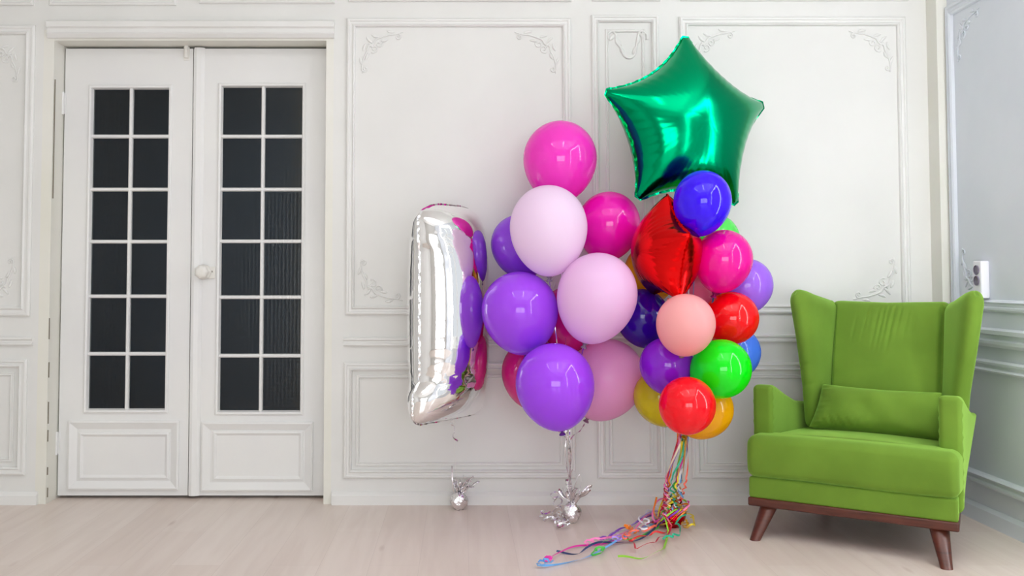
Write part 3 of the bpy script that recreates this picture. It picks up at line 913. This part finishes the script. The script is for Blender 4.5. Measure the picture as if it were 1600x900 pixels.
# ------------------------------------------------------------------ ribbons
def ribbon(pts, w_, m, label, group, twist=0.0, name='ribbon', n=90, curl=None, minz=.0012):
    P = spline(pts, n)
    if curl:                                       # (start fraction, amplitude, turns)
        s0, amp, turns = curl; s = np.linspace(0, 1, n); g = np.clip((s - s0) / (1 - s0 + 1e-9), 0, 1)
        e = smoothstep(0, .15, g) * amp
        P[:, 0] += e * np.cos(2 * PI * turns * g); P[:, 1] += e * .8 * np.sin(2 * PI * turns * g); P[:, 2] += e * .45 * (1 + np.sin(2 * PI * turns * g + .6)) * (g > 0)
    P[:, 2] = np.maximum(P[:, 2], minz)
    V, Fc = tape(P, w_, .0005, np.linspace(0, twist, n))
    V = np.array(V); V[:, 2] = np.maximum(V[:, 2], .0004)
    o = link_mesh(name, V, Fc, m, None, True, 0, 50)
    tag(o, label, 'ribbon', group); return o


GS = 'silver ribbons of the middle bunch'
RL = ['the topmost bright pink balloon', 'the upper pale pink balloon', 'the magenta balloon', 'the half hidden purple balloon', 'the pale pink balloon in the centre', 'the left purple balloon', 'the lowest purple balloon', 'the low soft pink balloon', 'the low cerise balloon', 'the hidden cerise balloon']
s_gather = at(888, 690, -.40); s_low = at(890, 745, -.36)
for i, b in enumerate(B1):
    k = np.array(balloon_knots[b[0]]); ox = rng.uniform(-.012, .012); oy = rng.uniform(-.012, .012); a = 2 * PI * i / 10
    top = np.array([w1[0] + .008 * math.cos(a), w1[1] + .008 * math.sin(a), .10])
    mid = s_gather + np.array([ox, oy, 0]); low = s_low + np.array([ox * .5, oy * .5, 0])
    pts = [k, .5 * (k + mid) + np.array([ox, oy, 0]), mid, low, top]
    ribbon(pts, .0042, M['silver_ribbon'], 'thin silver ribbon running down from ' + RL[i], GS, 14 + i, n=80)
# curled silver tails left of the weight
tails = [([(872, 812), (862, 815), (850, 818), (846, 808), (856, 806)], 'flat silver ribbon loop lying farthest left of the silver weights'),
         ([(880, 800), (872, 785), (866, 775), (871, 792), (866, 812)], 'curled silver ribbon tail standing left of the middle silver weight'),
         ([(886, 815), (876, 819), (868, 815), (874, 807), (884, 811)], 'silver ribbon tail coiled tightly against the middle silver weight'),
         ([(880, 822), (885, 826), (878, 828), (872, 824), (882, 820)], 'thin silver ribbon end lying in front of the middle silver weight')]
for i, (pp, lab) in enumerate(tails):
    pts = []
    for j, (x, y) in enumerate(pp):
        p = on_floor(x, max(y, 812) if i == 1 else y); p[2] = .012
        if i == 1: p = at(x, y, on_floor(872, 816)[1]); p[2] = max(p[2], .006)
        pts.append(p)
    ribbon(pts, .0065, M['silver_ribbon'], lab, 'silver ribbon tails by the middle weight', 3 + i, 'curled_ribbon', 140, (.05, .012 + .004 * (i % 2), 4 + i))
# loose ends above the middle weight
tp = np.array([w1[0], w1[1], .12])
ribbon([tp, at(897, 762, w1[1]), at(905, 742, w1[1]), at(908, 752, w1[1]), at(903, 778, w1[1])], .008, M['silver_ribbon'], 'looped silver ribbon end standing above the middle silver weight', GS, 2, 'curled_ribbon', 70)
ribbon([at(890, 745, -.36), at(895, 734, -.37), at(902, 743, -.37)], .005, M['silver_ribbon'], 'short silver ribbon end sticking out above the middle silver weight', GS, 1, 'curled_ribbon', 30)
# the number balloon's string and curled tag
p0 = at(708, 657, -.22)
ribbon([p0, at(706, 664, -.22), at(711, 672, -.22), at(708, 680, -.22), at(714, 690, -.22)], .007, M['silver_ribbon'], 'curled silver ribbon end hanging under the number one balloon', None, 5, 'curled_ribbon', 60, (0, .004, 3))
V, Fc = tube([p0 + (np.array([w0[0] - .01, w0[1], .08]) - p0) * s for s in np.linspace(0, 1, 12)], .0006, 6)
tag(link_mesh('balloon_string', V, Fc, M['string']), 'thin clear string between the number one balloon and its weight', 'string')
q = np.array([w0[0], w0[1], .07])
ribbon([q, at(709, 768, w0[1]), at(707, 750, w0[1]), at(706, 728, w0[1])], .006, M['silver_ribbon'], 'straight silver ribbon end rising from the small weight at the baseboard', None, 2, 'curled_ribbon', 30)
k = np.array(balloon_knots['blush_low'])

# coloured ribbons: knot -> gather -> weight -> tail on the floor
RC = {'orange': (244, 134, 30), 'yellow': (240, 214, 40), 'lime': (150, 216, 60), 'navy': (42, 64, 110), 'sky': (110, 176, 236), 'pink': (246, 130, 190), 'magenta': (222, 50, 160),
      'violet': (126, 64, 190), 'lavender': (168, 140, 224), 'red': (224, 48, 50), 'crimson': (196, 30, 60), 'teal': (40, 178, 140), 'cream': (240, 226, 196), 'gold': (190, 140, 50),
      'coral': (240, 110, 90), 'green': (70, 196, 70), 'white': (230, 230, 236)}
for k_, v_ in RC.items():
    m, nt, b = mat('ribbon ' + k_); setp(b, base=srgb(*v_), rough=0.3, spec=0.5); M['r_' + k_] = m
GR = 'coloured ribbons of the right bunch'
R2 = [
    ('indigo', 'sky', [(1030, 822), (985, 840), (930, 868), (895, 878), (862, 886), (846, 889), (856, 883)], (.80, .010, 3), 'sky blue ribbon trailing farthest to the lower left, ending in a blue coil'),
    ('leaf', 'magenta', [(1032, 818), (990, 836), (945, 850), (905, 856), (880, 868), (858, 877), (852, 879)], (.80, .008, 3), 'magenta ribbon whose coiled end lies just above the blue coil'),
    ('hotpink', 'navy', [(1035, 825), (1000, 846), (962, 850), (938, 853), (920, 862), (905, 869), (885, 869), (868, 866)], None, 'dark blue ribbon snaking along the floor to the lower left'),
    ('lavender', 'lime', [(1045, 838), (1036, 856), (1034, 866), (1020, 873), (1000, 877), (980, 877), (966, 874)], None, 'lime green ribbon in a wide arc in front of the other tails'),
    ('red_right', 'green', [(1030, 828), (985, 848), (950, 852), (935, 862), (925, 872), (938, 872), (940, 864), (930, 862)], (.72, .006, 2), 'green ribbon coiled on the floor near the middle of the trail'),
    ('peach', 'violet', [(1030, 808), (1005, 818), (985, 826), (968, 835), (950, 843), (940, 848)], (.8, .006, 3), 'violet ribbon running down the upper edge of the trail'),
    ('navy', 'lavender', [(1022, 806), (1000, 818), (975, 832), (958, 842), (948, 846), (962, 851), (974, 847)], (.75, .010, 3), 'lavender ribbon looped in the upper part of the trail'),
    ('violet_small', 'orange', [(1042, 812), (1030, 824), (1005, 834), (990, 838), (982, 830), (988, 834)], (.78, .008, 3), 'orange ribbon ending in a curl halfway down the trail'),
    ('green', 'red', [(1045, 826), (1038, 838), (1022, 842), (1004, 845), (990, 850), (975, 848)], None, 'red ribbon lying across the middle of the trail'),
    ('sky', 'crimson', [(1050, 832), (1036, 846), (1030, 852), (1018, 856), (1000, 864), (992, 860), (984, 855)], None, 'crimson ribbon end curved in front of the trail'),
    ('red_low', 'pink', [(1032, 806), (1014, 814), (998, 828), (985, 838), (968, 842), (940, 852), (915, 856)], (.85, .008, 3), 'pink ribbon slanting down through the trail to a curl'),
    ('yellow_low', 'cream', [(1034, 808), (1018, 818), (1002, 830), (988, 840), (975, 846)], None, 'cream ribbon lying straight along the trail'),
    ('amber', 'yellow', [(1066, 822), (1074, 830), (1082, 832), (1086, 824), (1078, 815), (1070, 812)], (.6, .006, 2), 'yellow ribbon looped to the right of the red weight'),
    ('yellow_up', 'teal', [(1056, 832), (1064, 840), (1058, 845), (1048, 848), (1036, 850)], None, 'teal ribbon curving in front of the red weight'),
    ('rose_back', 'gold', [(1060, 818), (1068, 828), (1074, 832)], (.5, .005, 2), 'gold ribbon falling straight beside the red weight'),
    ('STAR', 'white', [(1024, 804), (1012, 812), (1006, 822), (1010, 832), (1002, 838)], (.4, .012, 3), 'white ribbon curled at the top of the trail'),
    ('RED', 'coral', [(1038, 822), (1030, 830), (1020, 836), (1000, 840), (985, 846), (972, 852)], (.6, .008, 4), 'coral ribbon curling along the red one'),
]
tailtwist = rng.uniform(2, 9, len(R2))
balloon_knots['STAR'] = Vector(at(1078, 300, -.36)); balloon_knots['RED'] = Vector(at(1044, 466, -.55))
g2 = at(1066, 694, -.44)
for i, (bk, colr, tail, curl, lab) in enumerate(R2):
    k = np.array(balloon_knots[bk]); a = 2 * PI * i / len(R2)
    off = np.array([.020 * math.cos(a), .016 * math.sin(a), 0])
    mid = g2 + off * 1.1; low = at(1057, 745, -.43) + off * 1.6 + np.array([rng.uniform(-.03, .012), 0, 0])
    top = np.array([w2[0] + .030 * math.cos(a), w2[1] + .024 * math.sin(a) - .01, .115])
    side = np.array([w2[0] - .05 + .10 * (math.cos(a) > 0) * (tail[0][0] > 1050), w2[1] - .05 + .01 * math.sin(a * 3), .05 + .004 * (i % 5)])
    head = spline([k, .5 * (k + mid), mid, low, top, side], 70)
    # curl the hanging half
    s = np.linspace(0, 1, 70); e = smoothstep(.55, .75, s) * .010
    head[:, 0] += e * np.cos(s * (40 + 5 * i)); head[:, 1] += e * np.sin(s * (40 + 5 * i))
    fl = [on_floor(x, y) + np.array([0, 0, .004 + .0012 * i]) for x, y in tail]
    P = spline(fl, 90)
    if curl:
        s0, amp, turns = curl; g = np.clip((np.linspace(0, 1, 90) - s0) / (1 - s0), 0, 1); e = smoothstep(0, .2, g) * amp
        P[:, 0] += e * 1.6 * np.cos(2 * PI * turns * g); P[:, 1] += e * np.sin(2 * PI * turns * g); P[:, 2] += e * .6 * (1 + np.sin(2 * PI * turns * g))
    sw = np.linspace(0, 1, 90); P[:, 2] += .009 * (1 + np.sin(sw * (9 + 1.1 * i) + i)) * (1 - sw * .6); P[:, 0] += .007 * np.sin(sw * (7 + .9 * i)); P[:, 1] += .008 * np.cos(sw * (6 + .8 * i))
    br = spline([head[-1], .5 * (head[-1] + P[0]) + np.array([0, 0, .01]), P[0]], 14)
    allp = np.vstack([head, br[1:-1], P]); allp[:, 2] = np.maximum(allp[:, 2], .0022)
    n = len(allp); V, Fc = tape(allp, .0078, .0005, np.concatenate([np.linspace(0, 9, 70), np.linspace(9, 9 + tailtwist[i], n - 70)]))
    V = np.array(V); V[:, 2] = np.maximum(V[:, 2], .0004)
    tag(link_mesh('curling_ribbon', V, Fc, M['r_' + colr], None, True, 0, 50), lab, 'ribbon', GR)
# extra loops of ribbon tangled round the red weight
EX = [('yellow', .6, 'yellow ribbon loop tangled over the top of the red weight'), ('orange', 2.2, 'orange ribbon loop draped over the front of the red weight'), ('magenta', 3.6, 'magenta ribbon loop wound round the foot of the red weight'),
      ('lime', 4.6, 'lime ribbon loop standing out left of the red weight'), ('violet', 5.5, 'violet ribbon loop hanging on the right of the red weight'), ('pink', 1.3, 'pink ribbon loop resting against the red weight')]
for i, (c_, a, lab) in enumerate(EX):
    pts = []
    for j in range(9):
        t = a + j * .95; rr = .055 + .016 * math.sin(j * 1.9 + i); pts.append((w2[0] + rr * 1.15 * math.cos(t) - .008, w2[1] + rr * math.sin(t), max(.006, .075 + .045 * math.sin(j * 1.3 + a) - .005 * j)))
    P = spline(pts, 110); V, Fc = tape(P, .0072, .0005, np.linspace(0, 10, 110)); V = np.array(V); V[:, 2] = np.maximum(V[:, 2], .0004)
    tag(link_mesh('curling_ribbon', V, Fc, M['r_' + c_], None, True, 0, 50), lab, 'ribbon', GR)

# ------------------------------------------------------------------ lamps the balloons mirror: bulbs round the window, two ceiling lamps
def sphere(c, r, seg=12):
    V, Fc = lathe([(max(.0004, r * math.sin(PI * i / 8)), -r * math.cos(PI * i / 8)) for i in range(9)], seg)
    return [(c[0] + x, c[1] + y, c[2] + z) for x, y, z in V], Fc


mb = MB(); e0, e1, h0, h1 = wy0 - .08, wy1 + .08, .3, wz1 + .09
pts = [(e0, z) for z in np.arange(h0, h1, .115)] + [(y, h1) for y in np.arange(e0, e1, .115)] + [(e1, z) for z in np.arange(h1, h0, -.115)]
gar = bpy.data.objects.new('string_lights', None); COL.objects.link(gar); gar.location = (XR, (e0 + e1) / 2, h1)
tag(gar, 'string of round bulbs around the window of the right wall', 'string lights')
cab = MB(); cab.add(*tube([(XR - .012, e0, h0), (XR - .012, e0, h1), (XR - .0121, e0 + .001, h1), (XR - .012, e1, h1), (XR - .0121, e1, h1 - .001), (XR - .012, e1, h0)], .005, 6)); cab.build('cable', M['plastic'], gar, False, gar.location)
b0 = None
for y, z in pts:
    if b0 is None:
        V, Fc = sphere((0, 0, 0), .041); b0 = link_mesh('bulb', V, Fc, M['bulb'], gar); bo = b0
    else:
        bo = b0.copy(); COL.objects.link(bo)
    bo.location = (XR - .055 - XR, y - gar.location[1], z - gar.location[2])
for x, lab in ((-.75, 'slim white ceiling lamp nearer the left wall'), (.65, 'slim white ceiling lamp nearer the window')):
    q = MB(); q.add(*rbox(x - .05, x + .05, -3.1, -1.9, ZC - .05, ZC, .008, k=2)); o = q.build('ceiling_lamp', M['plastic'], None, True); tag(o, lab, 'ceiling lamp')
    q = MB(); q.add(*rbox(x - .04, x + .04, -3.08, -1.92, ZC - .062, ZC - .048, .005, k=2)); q.build('diffuser', M['lamp'], o, True)


def area(name, loc, rot, sx, sy, power, col=(1, 1, 1)):
    l = bpy.data.lights.new(name, 'AREA'); l.shape = 'RECTANGLE'; l.size = sx; l.size_y = sy; l.energy = power; l.color = col
    o = bpy.data.objects.new(name, l); COL.objects.link(o); o.location = loc; o.rotation_euler = rot; return o


area('daylight', (XR + .30, (wy0 + wy1) / 2, (wz0 + wz1) / 2), (0, PI / 2, 0), wz1 - wz0 + .3, wy1 - wy0 + .3, 8, (.90, .95, 1.0))
area('ceiling_glow', (.6, -2.9, ZC - .08), (0, 0, 0), 2.4, 2.4, 36, (.93, .97, 1))
area('rear_fill', (.1, YF + .05, 1.05), (PI / 2, 0, 0), 3.0, 1.7, 140, (.91, .96, 1))  # added fill light behind the camera, no real window there

area('corridor_fill', (-.9, 1.2, 2.55), (0, 0, 0), .5, .5, 6.0, (1, 1, 1))  # added fill so the corridor colours show through the door glass
W = bpy.data.worlds.new('world'); bpy.context.scene.world = W; W.use_nodes = True
W.node_tree.nodes['Background'].inputs['Color'].default_value = (.9, .95, 1, 1); W.node_tree.nodes['Background'].inputs['Strength'].default_value = 1.0

# ------------------------------------------------------------------ camera and view
cd = bpy.data.cameras.new('camera'); cam = bpy.data.objects.new('camera', cd); COL.objects.link(cam)
cam.location = CAM; cam.rotation_euler = (PI / 2 + TH, 0, 0)
cd.sensor_width = 36; cd.lens = 36 * F / 1600; cd.shift_x = (800 - PXC) / 1600; cd.shift_y = (PYC - 450) / 1600
cd.clip_start = .05
sc = bpy.context.scene; sc.camera = cam
sc.view_settings.view_transform = 'Standard'; sc.view_settings.look = 'None'; sc.view_settings.gamma = 1.0; sc.view_settings.exposure = -0.74
sc.view_settings.use_curve_mapping = False
sc.cycles.use_denoising = True; sc.cycles.use_adaptive_sampling = False; sc.cycles.max_bounces = 10; sc.cycles.diffuse_bounces = 6; sc.cycles.sample_clamp_indirect = 8
